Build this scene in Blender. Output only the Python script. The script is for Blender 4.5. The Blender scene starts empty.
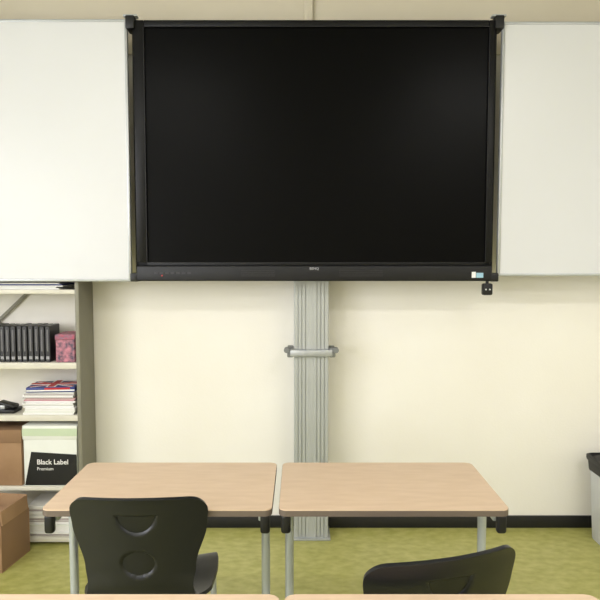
import bpy, bmesh, math, random
from mathutils import Vector, Matrix
random.seed(4)
S = bpy.context.scene
S.view_settings.view_transform = 'Standard'

def lin(c):
    return tuple(((v/255)/12.92 if v/255<=0.04045 else ((v/255+0.055)/1.055)**2.4) for v in c)
MATS={}
def mat(name, rgb, rough=0.5, metal=0.0, spec=0.5, var=None, vscale=5.0, bump=0.0, bscale=60, detail=4, stretch=None, emit=0):
    if name in MATS: return MATS[name]
    m=bpy.data.materials.new(name); m.use_nodes=True
    nt=m.node_tree; b=nt.nodes['Principled BSDF']
    c=lin(rgb)
    b.inputs['Base Color'].default_value=(*c,1)
    b.inputs['Roughness'].default_value=rough
    b.inputs['Metallic'].default_value=metal
    b.inputs['Specular IOR Level'].default_value=spec
    tc=nt.nodes.new('ShaderNodeTexCoord'); mp=nt.nodes.new('ShaderNodeMapping')
    nt.links.new(tc.outputs['Object'],mp.inputs['Vector'])
    if stretch: mp.inputs['Scale'].default_value=stretch
    n=nt.nodes.new('ShaderNodeTexNoise'); n.inputs['Scale'].default_value=vscale; n.inputs['Detail'].default_value=detail
    nt.links.new(mp.outputs[0],n.inputs['Vector'])
    r=nt.nodes.new('ShaderNodeValToRGB')
    r.color_ramp.elements[0].position=0.32; r.color_ramp.elements[1].position=0.68
    c2=lin(var) if var else tuple(v*0.93 for v in c)
    r.color_ramp.elements[0].color=(*c2,1); r.color_ramp.elements[1].color=(*c,1)
    nt.links.new(n.outputs['Fac'],r.inputs[0]); nt.links.new(r.outputs[0],b.inputs['Base Color'])
    if bump>0:
        n2=nt.nodes.new('ShaderNodeTexNoise'); n2.inputs['Scale'].default_value=bscale
        nt.links.new(tc.outputs['Object'],n2.inputs['Vector'])
        bp=nt.nodes.new('ShaderNodeBump'); bp.inputs['Strength'].default_value=bump; bp.inputs['Distance'].default_value=0.01
        nt.links.new(n2.outputs['Fac'],bp.inputs['Height']); nt.links.new(bp.outputs[0],b.inputs['Normal'])
    if emit:
        b.inputs['Emission Color'].default_value=(*c,1); b.inputs['Emission Strength'].default_value=emit
    MATS[name]=m; return m

M_wall=mat('wall_paint',(235,232,225),0.7,var=(231,227,218),vscale=1.6,bump=0.05,bscale=90)
M_upper=mat('upper_wall_beige',(206,198,178),0.7,var=(202,193,172),vscale=1.6)  # slightly darker beige than the wall below
M_ceil=mat('ceiling_paint',(224,224,222),0.8)
M_floor=mat('green_linoleum',(182,179,110),0.36,spec=0.45,var=(158,156,82),vscale=18,detail=12,stretch=(1,1.6,1))
M_base=mat('black_skirting',(18,18,20),0.5)
M_board=mat('whiteboard_enamel',(207,208,211),0.3,spec=0.3,var=(205,206,208),vscale=1)
M_alu=mat('aluminium',(176,179,181),0.38,metal=0.5)
M_alug=mat('column_alu',(176,179,177),0.45,metal=0.25)
M_dark=mat('alu_groove',(122,124,124),0.5,metal=0.2)
M_blk=mat('black_bezel',(8,8,10),0.4,spec=0.22)
M_blk2=mat('black_bezel_low',(11,11,15),0.45,spec=.35)
M_screen=mat('black_glass',(3,3,3),0.3,spec=0.07,var=(3,3,3))
M_desk=mat('desk_laminate',(211,186,160),0.42,spec=0.45,var=(203,177,150),vscale=14,detail=8,stretch=(0.6,3,1))
M_edge=mat('desk_edge',(100,88,78),0.5)
M_tube=mat('grey_tube',(176,182,186),0.35,metal=0.4)
M_chair=mat('chair_plastic',(15,17,21),0.36,spec=0.45,bump=0.08,bscale=400)
M_cap=mat('black_plastic',(14,14,16),0.45,spec=.4)
M_shelf=mat('shelf_laminate',(210,206,194),0.5)
M_side_shaded=mat('shelf_side_shaded',(128,125,110),0.55)  # shelf laminate with the shade of the unlit right side in its colour
M_card=mat('cardboard',(158,126,95),0.8,var=(146,114,83),vscale=8)
M_card2=mat('cardboard_dark',(138,108,80),0.85)
M_paper=mat('paper',(232,231,230),0.7)
M_white=mat('white_card',(222,224,218),0.6)
M_red=mat('red_print',(180,32,44),0.5); M_blue=mat('blue_print',(40,52,120),0.5)
M_pink=mat('pink_print',(190,120,136),0.5,var=(70,60,80),vscale=45,detail=2)
M_bin=mat('bin_grey',(205,207,210),0.5)
M_stick=mat('sticker_blue',(150,190,210),0.5)
M_led=mat('red_led',(170,30,30),0.4)
M_logo=mat('logo_grey',(176,176,180),0.5)
M_fill_lamp=mat('added_lamp_diffuser',(255,250,240),0.5,emit=0.8)  # glowing face of the added fill lamps

def link(o): bpy.context.collection.objects.link(o)
def root(name, loc=(0,0,0), rz=0):
    e=bpy.data.objects.new(name,None); e.location=loc; e.rotation_euler=(0,0,rz); e.empty_display_size=0.1; link(e); return e
def smooth(me,ang=35):
    me.shade_smooth() if hasattr(me,'shade_smooth') else None
    try: me.set_sharp_from_angle(angle=math.radians(ang))
    except Exception: pass
def mk(name,bm,m,parent=None,loc=(0,0,0),sm=True):
    me=bpy.data.meshes.new(name); bm.normal_update(); bm.to_mesh(me); bm.free()
    for x in (m if isinstance(m,(list,tuple)) else [m]): me.materials.append(x)
    if sm: smooth(me)
    o=bpy.data.objects.new(name,me); o.location=loc; link(o)
    if parent: o.parent=parent
    return o
def addbox(bm,x0,x1,y0,y1,z0,z1,bev=0,seg=2,mi=0,rot=None):
    r=bmesh.ops.create_cube(bm,size=1)
    vs=r['verts']
    bmesh.ops.scale(bm,vec=(x1-x0,y1-y0,z1-z0),verts=vs)
    if rot: bmesh.ops.rotate(bm,cent=(0,0,0),matrix=rot,verts=vs)
    bmesh.ops.translate(bm,vec=((x0+x1)/2,(y0+y1)/2,(z0+z1)/2),verts=vs)
    fs=set(f for v in vs for f in v.link_faces)
    for f in fs: f.material_index=mi
    if bev>0:
        es=list(set(e for v in vs for e in v.link_edges))
        bmesh.ops.bevel(bm,geom=es,offset=bev,segments=seg,affect='EDGES',profile=0.5)
def box(name,x0,x1,y0,y1,z0,z1,m,parent=None,bev=0.0,seg=2,rot=None,local=False):
    bm=bmesh.new(); cx,cy,cz=(x0+x1)/2,(y0+y1)/2,(z0+z1)/2
    addbox(bm,x0-cx,x1-cx,y0-cy,y1-cy,z0-cz,z1-cz,bev,seg)
    loc=Vector((cx,cy,cz))
    if parent and not local: loc-=parent.location
    o=mk(name,bm,m,parent,loc)
    if rot: o.rotation_euler=rot
    return o
def rounded(name,w,d,h,r,m,parent,loc,bev=0.002,seg=8):
    bm=bmesh.new(); pts=[]
    for sx,sy,a0 in((1,1,0),(-1,1,90),(-1,-1,180),(1,-1,270)):
        for i in range(seg+1):
            a=math.radians(a0+90*i/seg)
            pts.append((sx*(w/2-r)+r*math.cos(a), sy*(d/2-r)+r*math.sin(a)))
    lo=[bm.verts.new((x,y,0)) for x,y in pts]; hi=[bm.verts.new((x,y,h)) for x,y in pts]
    bm.faces.new(lo[::-1]); top=bm.faces.new(hi); n=len(pts)
    for i in range(n): bm.faces.new((lo[i],lo[(i+1)%n],hi[(i+1)%n],hi[i]))
    if bev:
        bmesh.ops.bevel(bm,geom=[e for e in top.edges],offset=bev,segments=2,affect='EDGES')
    return mk(name,bm,m,parent,loc)
def tube(name,pts,r,m,parent=None,res=6,cyc=False,fillet=0.0):
    P=[Vector(p) for p in pts]
    if fillet>0 and len(P)>2:
        Q=[P[0]]
        for i in range(1,len(P)-1):
            a=(P[i-1]-P[i]); b=(P[i+1]-P[i]); f=min(fillet,a.length*.48,b.length*.48)
            p0=P[i]+a.normalized()*f; p1=P[i]+b.normalized()*f
            for k in range(7):
                t=k/6; Q.append(p0*(1-t)**2+P[i]*2*t*(1-t)+p1*t*t)
        Q.append(P[-1]); P=Q
    cu=bpy.data.curves.new(name,'CURVE'); cu.dimensions='3D'; cu.bevel_depth=r; cu.bevel_resolution=res; cu.use_fill_caps=True
    sp=cu.splines.new('POLY'); sp.points.add(len(P)-1)
    for i,p in enumerate(P): sp.points[i].co=(*p,1)
    sp.use_cyclic_u=cyc; cu.materials.append(m)
    tmp=bpy.data.objects.new(name+'_c',cu); link(tmp)
    bpy.context.view_layer.update()
    me=bpy.data.meshes.new_from_object(tmp.evaluated_get(bpy.context.evaluated_depsgraph_get()))
    bpy.data.objects.remove(tmp); me.name=name
    for p in me.polygons: p.use_smooth=True
    o=bpy.data.objects.new(name,me); link(o)
    if parent: o.parent=parent
    return o
def cyl(name,r,h,m,parent,loc,rot=(0,0,0),seg=32,r2=None):
    bm=bmesh.new(); bmesh.ops.create_cone(bm,cap_ends=True,segments=seg,radius1=r,radius2=r if r2 is None else r2,depth=h)
    o=mk(name,bm,m,parent,loc); o.rotation_euler=rot; return o

# ---------------- room ----------------
WY=3.43; XL,XR,YB,ZC=-3.0,3.3,-3.6,3.15
box('wall_front',XL-.15,XR+.15,WY,WY+.15,-.0,ZC,M_wall)
box('wall_back',XL-.15,XR+.15,YB-.15,YB,0,ZC,M_wall)
box('wall_right',XR,XR+.15,YB,WY,0,ZC,M_wall)
box('floor',XL-.15,XR+.15,YB-.15,WY+.15,-.1,0,M_floor)
box('ceiling',XL-.15,XR+.15,YB-.15,WY+.15,ZC,ZC+.1,M_ceil)
bm=bmesh.new()
wins=[(-3.2,-1.1),(-0.7,1.5)]; z0,z1=0.85,2.75
addbox(bm,XL-.15,XL,YB,WY,0,z0); addbox(bm,XL-.15,XL,YB,WY,z1,ZC)
addbox(bm,XL-.15,XL,YB,wins[0][0],z0,z1); addbox(bm,XL-.15,XL,wins[0][1],wins[1][0],z0,z1); addbox(bm,XL-.15,XL,wins[1][1],WY,z0,z1)
mk('wall_left',bm,M_wall,sm=False)
for i,(a,b) in enumerate(wins):
    w=root('window_%d'%(i+1),(XL-.08,(a+b)/2,(z0+z1)/2))
    for nm,c in (('frame_bottom',(a,b,z0,z0+.06)),('frame_top',(a,b,z1-.06,z1)),('frame_side_1',(a,a+.06,z0+.06,z1-.06)),('frame_side_2',(b-.06,b,z0+.06,z1-.06)),('mullion',((a+b)/2-.03,(a+b)/2+.03,z0+.06,z1-.06))):
        box(nm,XL-.11,XL-.05,c[0],c[1],c[2],c[3],M_white,w,.005)
    L=bpy.data.lights.new('daylight_%d'%(i+1),'AREA'); L.shape='RECTANGLE'; L.size=1.85; L.size_y=2.1; L.energy=(142,122)[i]; L.color=(0.965,0.965,1.0)
    lo=bpy.data.objects.new('daylight_%d'%(i+1),L); lo.location=(XL-.16,(a+b)/2,(z0+z1)/2); lo.rotation_euler=(0,math.radians(-90),0); link(lo)
box('baseboard_front',XL,XR,WY-.012,WY,0,.07,M_base,bev=.003)
box('baseboard_right',XR-.012,XR,YB,WY-.012,0,.07,M_base)
box('baseboard_left',XL,XL+.012,YB,WY-.012,0,.07,M_base)
box('baseboard_back',XL+.012,XR-.012,YB,YB+.012,0,.07,M_base)
for i,(lx,ly) in enumerate(((-1.2,-1.6),(1.7,-1.6),(-1.2,0.5),(1.7,0.5))):  # unseen fixtures added as fill to lift the right half of the room
    r=root('added_ceiling_lamp' ,(lx,ly,ZC))
    box('housing',lx-.6,lx+.6,ly-.15,ly+.15,ZC-.06,ZC,M_white,r,.006)
    box('diffuser',lx-.57,lx+.57,ly-.12,ly+.12,ZC-.072,ZC-.06,M_fill_lamp,r,.003)
    L=bpy.data.lights.new('lamp_fill','AREA'); L.shape='RECTANGLE'; L.size=1.1; L.size_y=.24; L.energy=20 if lx<0 else 34; L.color=(1,.975,.95)
    lo=bpy.data.objects.new('lamp_fill',L); lo.location=(0,0,-.08); lo.parent=r; link(lo)

# ---------------- interactive display ----------------
D=root('interactive_display',(.072,3.2,2.05))
X0,X1,Z0,Z1=-.832,.976,1.408,2.706; SX0,SX1,SZ0,SZ1=-.778,.943,1.503,2.672
box('housing',X0,X1,3.195,3.25,Z0+.02,Z1,M_blk,D,.006)
box('bezel_left',X0,SX0,3.165,3.195,SZ0,Z1,M_blk,D,.004)
box('bezel_right',SX1,X1,3.165,3.195,SZ0,Z1,M_blk,D,.004)
box('bezel_top',SX0,SX1,3.165,3.195,SZ1,Z1,M_blk,D,.004)
box('bezel_bottom',SX0,SX1,3.165,3.195,1.485,SZ0,M_blk,D,.002)
box('control_bar',X0,X1,3.15,3.195,Z0,1.487,M_blk2,D,.008,3)
box('screen',SX0,SX1,3.178,3.19,SZ0,SZ1,M_screen,D)
M_line=mat('bezel_line',(36,36,38),0.4,metal=.3)
for nm,c in (('trim_l',(SX0-.002,SX0,SZ0,SZ1)),('trim_r',(SX1,SX1+.002,SZ0,SZ1)),('trim_t',(SX0,SX1,SZ1,SZ1+.002)),('trim_b',(SX0,SX1,SZ0-.002,SZ0))):
    box(nm,c[0],c[1],3.162,3.168,c[2],c[3],M_line,D)
for k,(a,b) in enumerate(((-.30,-.13),(.20,.42))):
    bm=bmesh.new()
    for i in range(4):
        addbox(bm,a,b,3.147,3.152,1.432+i*.009,1.436+i*.009)
    mk('speaker_grille_%d'%(k+1),bm,M_line,D,-D.location)
bm=bmesh.new()
for i in range(7): addbox(bm,-.74+i*.028,-.722+i*.028,3.147,3.152,1.444,1.454)
mk('ports',bm,mat('port_grey',(40,40,46),.5),D,-D.location)
cyl('power_led',.004,.006,M_led,D,(-.70-.072,3.148-3.2,1.436-2.05),(math.pi/2,0,0))
box('sticker_1',.872,.892,3.147,3.151,1.425,1.455,M_paper,D); box('sticker_2',.895,.93,3.147,3.151,1.425,1.45,M_stick,D)
tc=bpy.data.curves.new('logo','FONT'); tc.body='BENQ'; tc.size=.018; tc.extrude=.0008; tc.align_x='CENTER'
tc.materials.append(M_logo); to=bpy.data.objects.new('logo',tc); link(to); to.parent=D; to.rotation_euler=(math.pi/2,0,0); to.location=(.0,3.148-3.2,1.466-2.05)
for nm,xc in (('bracket_left',X0-.012),('bracket_right',X1+.014)):
    box(nm+'_top',xc-.022,xc+.022,3.15,3.24,2.66,2.725,M_cap,D,.006)
    box(nm+'_lip',xc-.035,xc+.035,3.16,3.2,2.722,2.732,M_alu,D,.003)
    box(nm+'_bottom',xc-.02,xc+.02,3.15,3.24,1.405,1.45,M_cap,D,.006)
    tube(nm+'_rod',[(xc-.072,.03,-.62),(xc-.072,.03,.63)],.009,M_cap,D)
box('sensor_plug',.935,.985,3.16,3.20,1.335,1.395,M_cap,D,.008); tube('sensor_neck',[(.888,-.02,-.66),(.888,-.02,-.63)],.008,M_cap,D)
for i,x in enumerate((.948,.968)): cyl('sensor_lens_%d'%i,.004,.006,M_bin,D,(x-.072,-.042,-.685),(math.pi/2,0,0))
box('wall_mount',-.1,.22,3.25,3.262,1.75,2.4,M_dark,D,.003)

# ---------------- whiteboards ----------------
def whiteboard(x0,x1,z0,z1,y):
    r=root('whiteboard',((x0+x1)/2,y,(z0+z1)/2))
    box('panel',x0+.01,x1-.01,y+.004,y+.02,z0+.01,z1-.01,M_board,r)
    w=.014
    box('frame_top',x0,x1,y,y+.024,z1-w,z1,M_alu,r,.003); box('frame_bottom',x0,x1,y,y+.024,z0,z0+w,M_alu,r,.003)
    box('frame_left',x0,x0+w,y-.001,y+.024,z0,z1,M_alu,r,.003); box('frame_right',x1-w,x1,y-.001,y+.024,z0,z1,M_alu,r,.003)
whiteboard(-2.35,-.862,1.405,2.712,3.17)
whiteboard(1.008,2.5,1.433,2.70,3.17)

# ---------------- lift column ----------------
C=root('display_lift_column',(.06,3.34,0))
prof=[(-.092,.085),(-.092,-.064)]
def slot(x,w=.003,dp=.006): return [(x-w,-.066),(x-w,-.066+dp),(x+w,-.066+dp),(x+w,-.066)]
front=[(-.089,-.066)]
for x,w in ((-.070,.002),(-.050,.003),(-.030,.002),(.030,.002),(.050,.003),(.070,.002)): front+=slot(x,w)
front+=[(.089,-.066)]
prof+=front+[(.092,-.064),(.092,.085)]
bm=bmesh.new()
lo=[bm.verts.new((x,y,.012)) for x,y in prof]; hi=[bm.verts.new((x,y,2.62)) for x,y in prof]; n=len(prof)
for i in range(n): bm.faces.new((lo[i],hi[i],hi[(i+1)%n],lo[(i+1)%n]))
bm.faces.new(hi); bm.faces.new(lo[::-1]); bmesh.ops.recalc_face_normals(bm,faces=bm.faces)
mk('mast',bm,M_alug,C,sm=False)
box('foot_plate',-.105,.105,-.085,.085,0,.012,M_alu,C,.003,local=True)
box('clamp',-.112,.112,-.095,-.062,1.005,1.04,M_alu,C,.005,local=True)
box('clamp_ear_left',-.128,-.095,-.09,.03,1.0,1.05,M_dark,C,.006,local=True); box('clamp_ear_right',.095,.128,-.09,.03,1.0,1.05,M_dark,C,.006,local=True)
for i,x in enumerate((-.13,.13)): cyl('knob_%d'%(i+1),.015,.03,M_dark,C,(x,-.085,1.04),(math.pi/2,0,0))
box('trim_1',.022,.068,WY-.03,WY-.01,2.6,ZC,M_upper,bev=.003)
box('upper_wall_band',XL,XR,WY-.010,WY,2.62,ZC,M_upper)  # thin sheet across the upper wall in the darker beige

# ---------------- storage shelf ----------------
K=root('storage_shelf',(-1.7,3.31,0))
kx0,kx1=-2.3,-1.145
box('side_right',kx1-.02,kx1,3.2,3.42,0,1.9,M_side_shaded,K,.001); box('side_left',kx0,kx0+.02,3.2,3.42,0,1.9,M_side_shaded,K,.001)
for i,(a,b) in enumerate(((.02,.045),(.30,.322),(.672,.703),(.948,.98),(1.34,1.362),(1.86,1.89))):
    box('board_%d'%(i+1),kx0+.02,kx1-.02,3.2,3.42,a,b,M_shelf,K,.002)
def bar(name,p,q,w,t,m,par):
    p,q=Vector(p),Vector(q); d=q-p; bm=bmesh.new(); addbox(bm,-d.length/2,d.length/2,-t/2,t/2,-w/2,w/2,.001)
    o=mk(name,bm,m,par,(p+q)/2-par.location); o.rotation_euler=(0,-math.atan2(d.z,d.x),0); return o
bar('brace_2',(-1.86,3.411,1.0),(-1.50,3.411,1.335),.018,.004,M_side_shaded,K)
bar('brace_3',(-1.82,3.415,1.335),(-1.50,3.415,1.0),.018,.004,M_side_shaded,K)

def joined(name,parts,mats):
    bm=bmesh.new(); 
    cx=sum((p[0]+p[1])/2 for p in parts)/len(parts); cy=sum((p[2]+p[3])/2 for p in parts)/len(parts); cz=min(p[4] for p in parts)
    for p in parts:
        addbox(bm,p[0]-cx,p[1]-cx,p[2]-cy,p[3]-cy,p[4]-cz,p[5]-cz,p[6] if len(p)>6 else .001,1,p[7] if len(p)>7 else 0,p[8] if len(p)>8 else None)
    return mk(name,bm,mats,None,(cx,cy,cz))
M_dvd=mat('dvd_black',(27,27,31),.4); M_lab=mat('dvd_label',(150,150,154),.6)
parts=[]; x=-1.965; 
while x<-1.31:
    w=.026; h=.190+random.uniform(-.003,.003); yy=3.225+random.uniform(-.004,.004)
    parts.append((x,x+w,yy,yy+.135,.9805,.98+h,.003,0))
    parts.append((x+.005,x+w-.005,yy-.001,yy+.002,.98+h*.08,.98+h*.16,0,1))
    parts.append((x+.009,x+w-.009,yy-.001,yy+.002,.98+h*.30,.98+h*.9,0,2))
    x+=w+.004
joined('dvd_case_row',parts,[M_dvd,M_lab,mat('dvd_text',(104,102,106),.6)])
joined('patterned_storage_box',[(-1.277,-1.176,3.215,3.36,.9805,1.12,.004,0),(-1.279,-1.173,3.211,3.364,1.098,1.128,.004,1)],[M_pink,mat('pink_lid',(120,96,116),.5,var=(170,60,80),vscale=50)])
parts=[]
for i in range(5): parts.append((-1.60+random.uniform(0,.03),-1.24+random.uniform(-.03,.03),3.215,3.40,1.3625+i*.007,1.3685+i*.007,0,(0,2,0,1,0)[i]))
joined('document_papers',parts,[M_paper,M_blue,M_white])
parts=[]; z=.7035
mm=[M_paper,M_white,mat('mag_grey',(170,160,160),.5),mat('mag_rose',(196,140,150),.5),M_blue,M_red]
for i in range(14):
    t=random.choice((.006,.008,.01)); dx=random.uniform(-.010,.010); dy=random.uniform(-.008,.008)
    parts.append((-1.45+dx,-1.186+dx*.6,3.212+dy,3.40+dy,z,z+t,.001,random.choice((0,0,1,2,0,3)),)); z+=t+.0005
joined('magazine_stack',parts,mm)
zt=z+.001
F=root('flag_print_folder',(-1.318,3.305,zt),math.radians(5))
box('folder_base',-.125,.125,-.088,.085,0,.026,M_blue,F,.002,local=True)
box('folder_pages',-.123,.123,-.0895,.08,.006,.013,M_paper,F,local=True)
def strip(nm,x0,y0,x1,y1,w,m,z):
    d=Vector((x1-x0,y1-y0,0)); o=box(nm,-d.length/2,d.length/2,-w/2,w/2,0,.0012,m,F,local=True); o.location=((x0+x1)/2,(y0+y1)/2,z); o.rotation_euler=(0,0,math.atan2(d.y,d.x))
strip('diag_w1',-.11,-.07,.11,.07,.024,M_paper,.0265); strip('diag_w2',-.11,.07,.11,-.07,.024,M_paper,.0266)
strip('diag_r1',-.11,-.07,.11,.07,.009,M_red,.0276); strip('diag_r2',-.11,.07,.11,-.07,.009,M_red,.0277)
strip('cross_w1',-.124,0,.124,0,.048,M_paper,.0288); strip('cross_w2',0,-.085,0,.083,.05,M_paper,.0289)
strip('cross_r1',-.124,0,.124,0,.03,M_red,.03); strip('cross_r2',0,-.086,0,.083,.03,M_red,.0301)
box('front_red',-.03,.10,-.0895,-.087,.013,.024,M_red,F,local=True)
P=root('hole_punch',(-1.55,3.28,.7035)); box('base',-.06,.04,-.05,.05,0,.02,M_cap,P,.006,local=True); o=box('lever',-.06,.035,-.03,.03,.03,.05,M_cap,P,.008,rot=(0,math.radians(14),0),local=True); box('hinge',-.05,-.02,-.03,.03,.015,.04,M_alu,P,.003,local=True)
B=root('printer_paper_box',(-1.315,3.305,.3225))
box('carton',-.14,.14,-.1,.1,0,.285,M_white,B,.003,local=True)
box('lid',-.144,.144,-.104,.104,.25,.325,M_white,B,.004,local=True)
bm=bmesh.new(); vs=[bm.verts.new(p) for p in ((-.137,-.1015,.005),(.139,-.1015,.005),(.139,-.1015,.17),(-.10,-.1015,.185))]; bm.faces.new(vs)
mk('label_panel',bm,M_cap,B)
box('lid_stripe',-.144,.144,-.1055,-.1035,.27,.31,mat('green_tint',(190,204,176),.6),B,local=True)
for nm,tx,sz,zz in (('label_text_1','Black Label',.037,.118),('label_text_2','Premium',.024,.086)):
    tc=bpy.data.curves.new(nm,'FONT'); tc.body=tx; tc.size=sz; tc.extrude=.0004; tc.offset=.0005 if nm[-1]=='1' else 0; tc.materials.append(M_paper)
    to=bpy.data.objects.new(nm,tc); link(to); to.parent=B; to.rotation_euler=(math.pi/2,0,0); to.location=(-.072,-.1022,zz)
B=root('cardboard_box',(-1.62,3.31,.3225))
box('carton',-.15,.15,-.1,.1,0,.27,M_card,B,.003,local=True); box('lid',-.154,.154,-.104,.104,.23,.30,M_card2,B,.003,local=True)
box('tape',-.02,.02,-.106,-.103,.0,.23,mat('tape',(196,170,130),.3),B,local=True)
B=root('open_cardboard_box',(-1.575,3.05,0),math.radians(-8)); w,d,h,t=.15,.12,.23,.006
box('bottom',-w,w,-d,d,0,t,M_card,B,local=True); box('side_front',-w,w,-d,-d+t,t,h,M_card,B,.001,local=True); box('side_back',-w,w,d-t,d,t,h,M_card,B,.001,local=True)
box('side_left',-w,-w+t,-d+t,d-t,t,h,M_card2,B,.001,local=True); box('side_right',w-t,w,-d+t,d-t,t,h,M_card2,B,.001,local=True)
def flap(nm,cx,cy,lx,ly,rot):
    bm=bmesh.new(); addbox(bm,0,lx,-ly/2,ly/2,-t/2,t/2,.001); o=mk(nm,bm,M_card,B,(cx,cy,h)); o.rotation_euler=rot
flap('flap_right',w,0,.07,2*d-.02,(0,math.radians(-97),0))
flap('flap_back',0,d-.004,.07,2*w-.02,(0,math.radians(-88),math.radians(90)))
flap('flap_left',-w,0,.09,2*d-.02,(0,math.radians(-30),math.radians(180)))
flap('flap_front',0,-d,.09,2*w-.02,(0,math.radians(66),math.radians(-90)))
parts=[]; z=.0455
while z<.20:
    dx=random.uniform(-.01,.01); t_=random.choice((.008,.012,.016)); parts.append((-1.46+dx,-1.215+dx,3.215+random.uniform(-.006,.006),3.40,z,z+t_,.001,random.choice((0,0,1,2)))); z+=t_+.001
joined('paper_stack',parts,[M_paper,M_white,mat('mag_grey',(170,160,160))])

# ---------------- waste bin ----------------
B=root('waste_bin',(1.725,3.21,0))
def ring(bm,w,d,z,r=.03,seg=6):
    out=[]
    for sx,sy,a0 in((1,1,0),(-1,1,90),(-1,-1,180),(1,-1,270)):
        for i in range(seg+1):
            a=math.radians(a0+90*i/seg); out.append(bm.verts.new((sx*(w/2-r)+r*math.cos(a), sy*(d/2-r)+r*math.sin(a),z)))
    return out
def loft(nm,rings,m,par,cap0=True,cap1=False):
    bm=bmesh.new(); R=[ring(bm,*q) for q in rings]; n=len(R[0])
    for a,b in zip(R,R[1:]):
        for i in range(n): bm.faces.new((a[i],a[(i+1)%n],b[(i+1)%n],b[i]))
    if cap0: bm.faces.new(R[0][::-1])
    if cap1: bm.faces.new(R[-1])
    return mk(nm,bm,m,par)
loft('body',[(.26,.2,0),(.265,.205,.01),(.29,.25,.42),(.28,.24,.42),(.235,.195,.02)],M_bin,B)
loft('bag_liner',[(.296,.256,.375),(.30,.26,.39),(.308,.268,.44),(.30,.26,.455),(.27,.23,.44),(.25,.21,.25)],M_cap,B,cap0=False)
loft('rim',[(.315,.275,.43),(.32,.28,.44),(.32,.28,.455),(.30,.26,.46),(.298,.258,.43)],M_cap,B,cap0=False)
box('swing_lid',-.13,.13,-.1,.1,.445,.455,M_cap,B,.004,rot=(math.radians(10),math.radians(-8),0),local=True)

# ---------------- desks ----------------
def desk(xc,yc,w=.714,d=.446,rz=0):
    r=root('school_desk',(xc,yc,0),rz)
    rounded('desktop_core',w,d,.018,.025,M_edge,r,(0,0,.729),bev=0)
    rounded('desktop_surface',w-.002,d-.002,.0035,.024,M_desk,r,(0,0,.7468),bev=.0012)
    for s,nm in((-1,'left'),(1,'right')):
        x=s*(w/2-.03)
        tube('leg_'+nm,[(x,-.03,.70),(x,-.03,.03)],.0145,M_tube,r)
        box('foot_'+nm,x-.02,x+.02,-.21,.21,.008,.035,M_tube,r,.008,3,local=True)
        for k,y in enumerate((-.19,.19)): cyl('glide_%s_%d'%(nm,k),.016,.01,M_cap,r,(x,y,.005))
        box('bearer_'+nm,x-.014,x+.014,-.19,.19,.70,.729,M_tube,r,.004,local=True)
        bm=bmesh.new(); addbox(bm,-.015,.015,-.012,.014,-.03,.03,.009,4)
        mk('bag_hook_'+nm,bm,M_cap,r,(s*(w/2-.022),-d/2+.02,.699))
    box('rail_rear',-w/2+.045,w/2-.045,.10,.125,.695,.725,M_tube,r,.004,local=True)
    return r
desk(-.4435,2.082); desk(.291,2.082)
desk(-.403,1.157); desk(.321,1.157)

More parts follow.
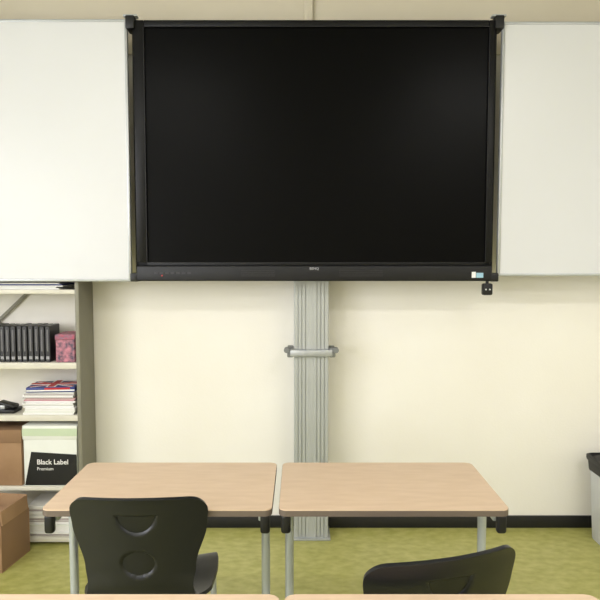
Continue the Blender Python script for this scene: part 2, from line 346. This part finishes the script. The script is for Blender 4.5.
# ---------------- chairs ----------------
def catmull(P,n=12):
    out=[]; P=[Vector(p) for p in P]; P=[2*P[0]-P[1]]+P+[2*P[-1]-P[-2]]
    for i in range(1,len(P)-2):
        for k in range(n):
            t=k/n; a,b,c,d=P[i-1:i+3]
            out.append(.5*((2*b)+(-a+c)*t+(2*a-5*b+4*c-d)*t*t+(-a+3*b-3*c+d)*t**3))
    out.append(P[-2]); return out
def lerp(tab,x):
    for (a,u),(b,v) in zip(tab,tab[1:]):
        if x<=b:
            t=max(0,min(1,(x-a)/(b-a))); t=t*t*(3-2*t); return u+(v-u)*t
    return tab[-1][1]
def chair(x,y,rz):
    r=root('school_chair',(x,y,0),rz)
    prof=catmull([(-.238,.815),(-.231,.79),(-.222,.74),(-.207,.66),(-.197,.58),(-.188,.52),(-.165,.468),(-.12,.446),(-.04,.438),(.06,.444),(.13,.446),(.165,.436),(.178,.418)],14)
    L=[0]
    for a,b in zip(prof,prof[1:]): L.append(L[-1]+(b-a).length)
    T=L[-1]; N=170
    def at(s):
        for i in range(len(L)-1):
            if s<=L[i+1]+1e-9:
                t=(s-L[i])/(L[i+1]-L[i]); return prof[i].lerp(prof[i+1],t)
        return prof[-1]
    wt=[(0,.402),(.05,.414),(.10,.405),(.24,.335),(.30,.320),(.36,.335),(.46,.41),(.56,.42),(.70,.40)]
    bm=bmesh.new(); M=100; G=[]
    def ss(v,w_): v=max(0,min(1,v/w_)); return v*v*(3-2*v)
    for i in range(N+1):
        q=i/N; s=T*(q-0.08*math.sin(2*math.pi*q)/(2*math.pi)*6); s=max(0,min(T,s)); p=at(s); hw=lerp(wt,s)/2
        rc=.042
        if s<rc: hw-=rc-math.sqrt(max(0,rc*rc-(rc-s)**2))
        rf=.07; e=T-s
        if e<rf: hw-=rf-math.sqrt(max(0,rf*rf-(rf-e)**2))
        back=max(0,min(1,(p.y-.45)/.12)); back=back*back*(3-2*back)
        row=[]
        for j in range(M+1):
            u=-1+2*j/M; X=u*hw; k=(X/.2)**2
            Y=p.x+.045*k*back; Z=p.y+.018*k*(1-back)-(.010*k*(1-s/.1) if s<.1 else 0)
            zz=p.y
            if zz>.5 and p.x<-.15:
                e1=1-math.sqrt((X/.064)**2+((zz-.765)/.070)**2)
                m1=min(ss(e1*.06,.005),ss(.765-zz,.005))
                e2=1-math.sqrt((X/.056)**2+((zz-.60)/.046)**2); m2=ss(e2*.05,.005)
                Y+=.007*max(m1,m2)
            row.append(bm.verts.new((X,Y,Z)))
        G.append(row)
    for a,b in zip(G,G[1:]):
        for j in range(M):
            try: bm.faces.new((a[j],b[j],b[j+1],a[j+1]))
            except Exception: pass
    bmesh.ops.remove_doubles(bm,verts=bm.verts,dist=1e-5)
    bmesh.ops.recalc_face_normals(bm,faces=bm.faces)
    o=mk('shell',bm,M_chair,r,sm=False)
    for p in o.data.polygons: p.use_smooth=True
    md=o.modifiers.new('s','SOLIDIFY'); md.thickness=.012; md.offset=0
    bv=o.modifiers.new('b','BEVEL'); bv.width=.004; bv.segments=3; bv.limit_method='ANGLE'; bv.angle_limit=math.radians(50)
    for s,nm in((-1,'left'),(1,'right')):
        tube('frame_'+nm,[(s*.10,-.13,.425),(s*.13,.12,.425),(s*.175,.20,.40),(s*.185,.13,.013),(s*.19,-.20,.013)],.011,M_tube,r,fillet=.05)
    tube('runner_cross',[(-.19,-.20,.013),(.19,-.20,.013)],.011,M_tube,r)
    box('seat_plate',-.14,.14,-.1,.12,.415,.435,M_cap,r,.006,local=True)
    return r
chair(-.492,2.018,math.radians(1))
a=math.radians(17)
tx,ty=.364,1.42
chair(tx-.238*math.sin(a),ty+.238*math.cos(a),a)

# ---------------- world, camera ----------------
W=bpy.data.worlds.new('World'); S.world=W; W.use_nodes=True
nt=W.node_tree; sky=nt.nodes.new('ShaderNodeTexSky'); sky.sky_type='HOSEK_WILKIE'; nt.links.new(sky.outputs[0],nt.nodes['Background'].inputs[0]); nt.nodes['Background'].inputs[1].default_value=1.0
cd=bpy.data.cameras.new('camera'); cd.lens=37.2; cd.sensor_width=36; cd.clip_start=.02
co=bpy.data.objects.new('camera',cd); co.location=(0,0,1.52); co.rotation_euler=(math.radians(90-3.783),0,0); link(co); S.camera=co
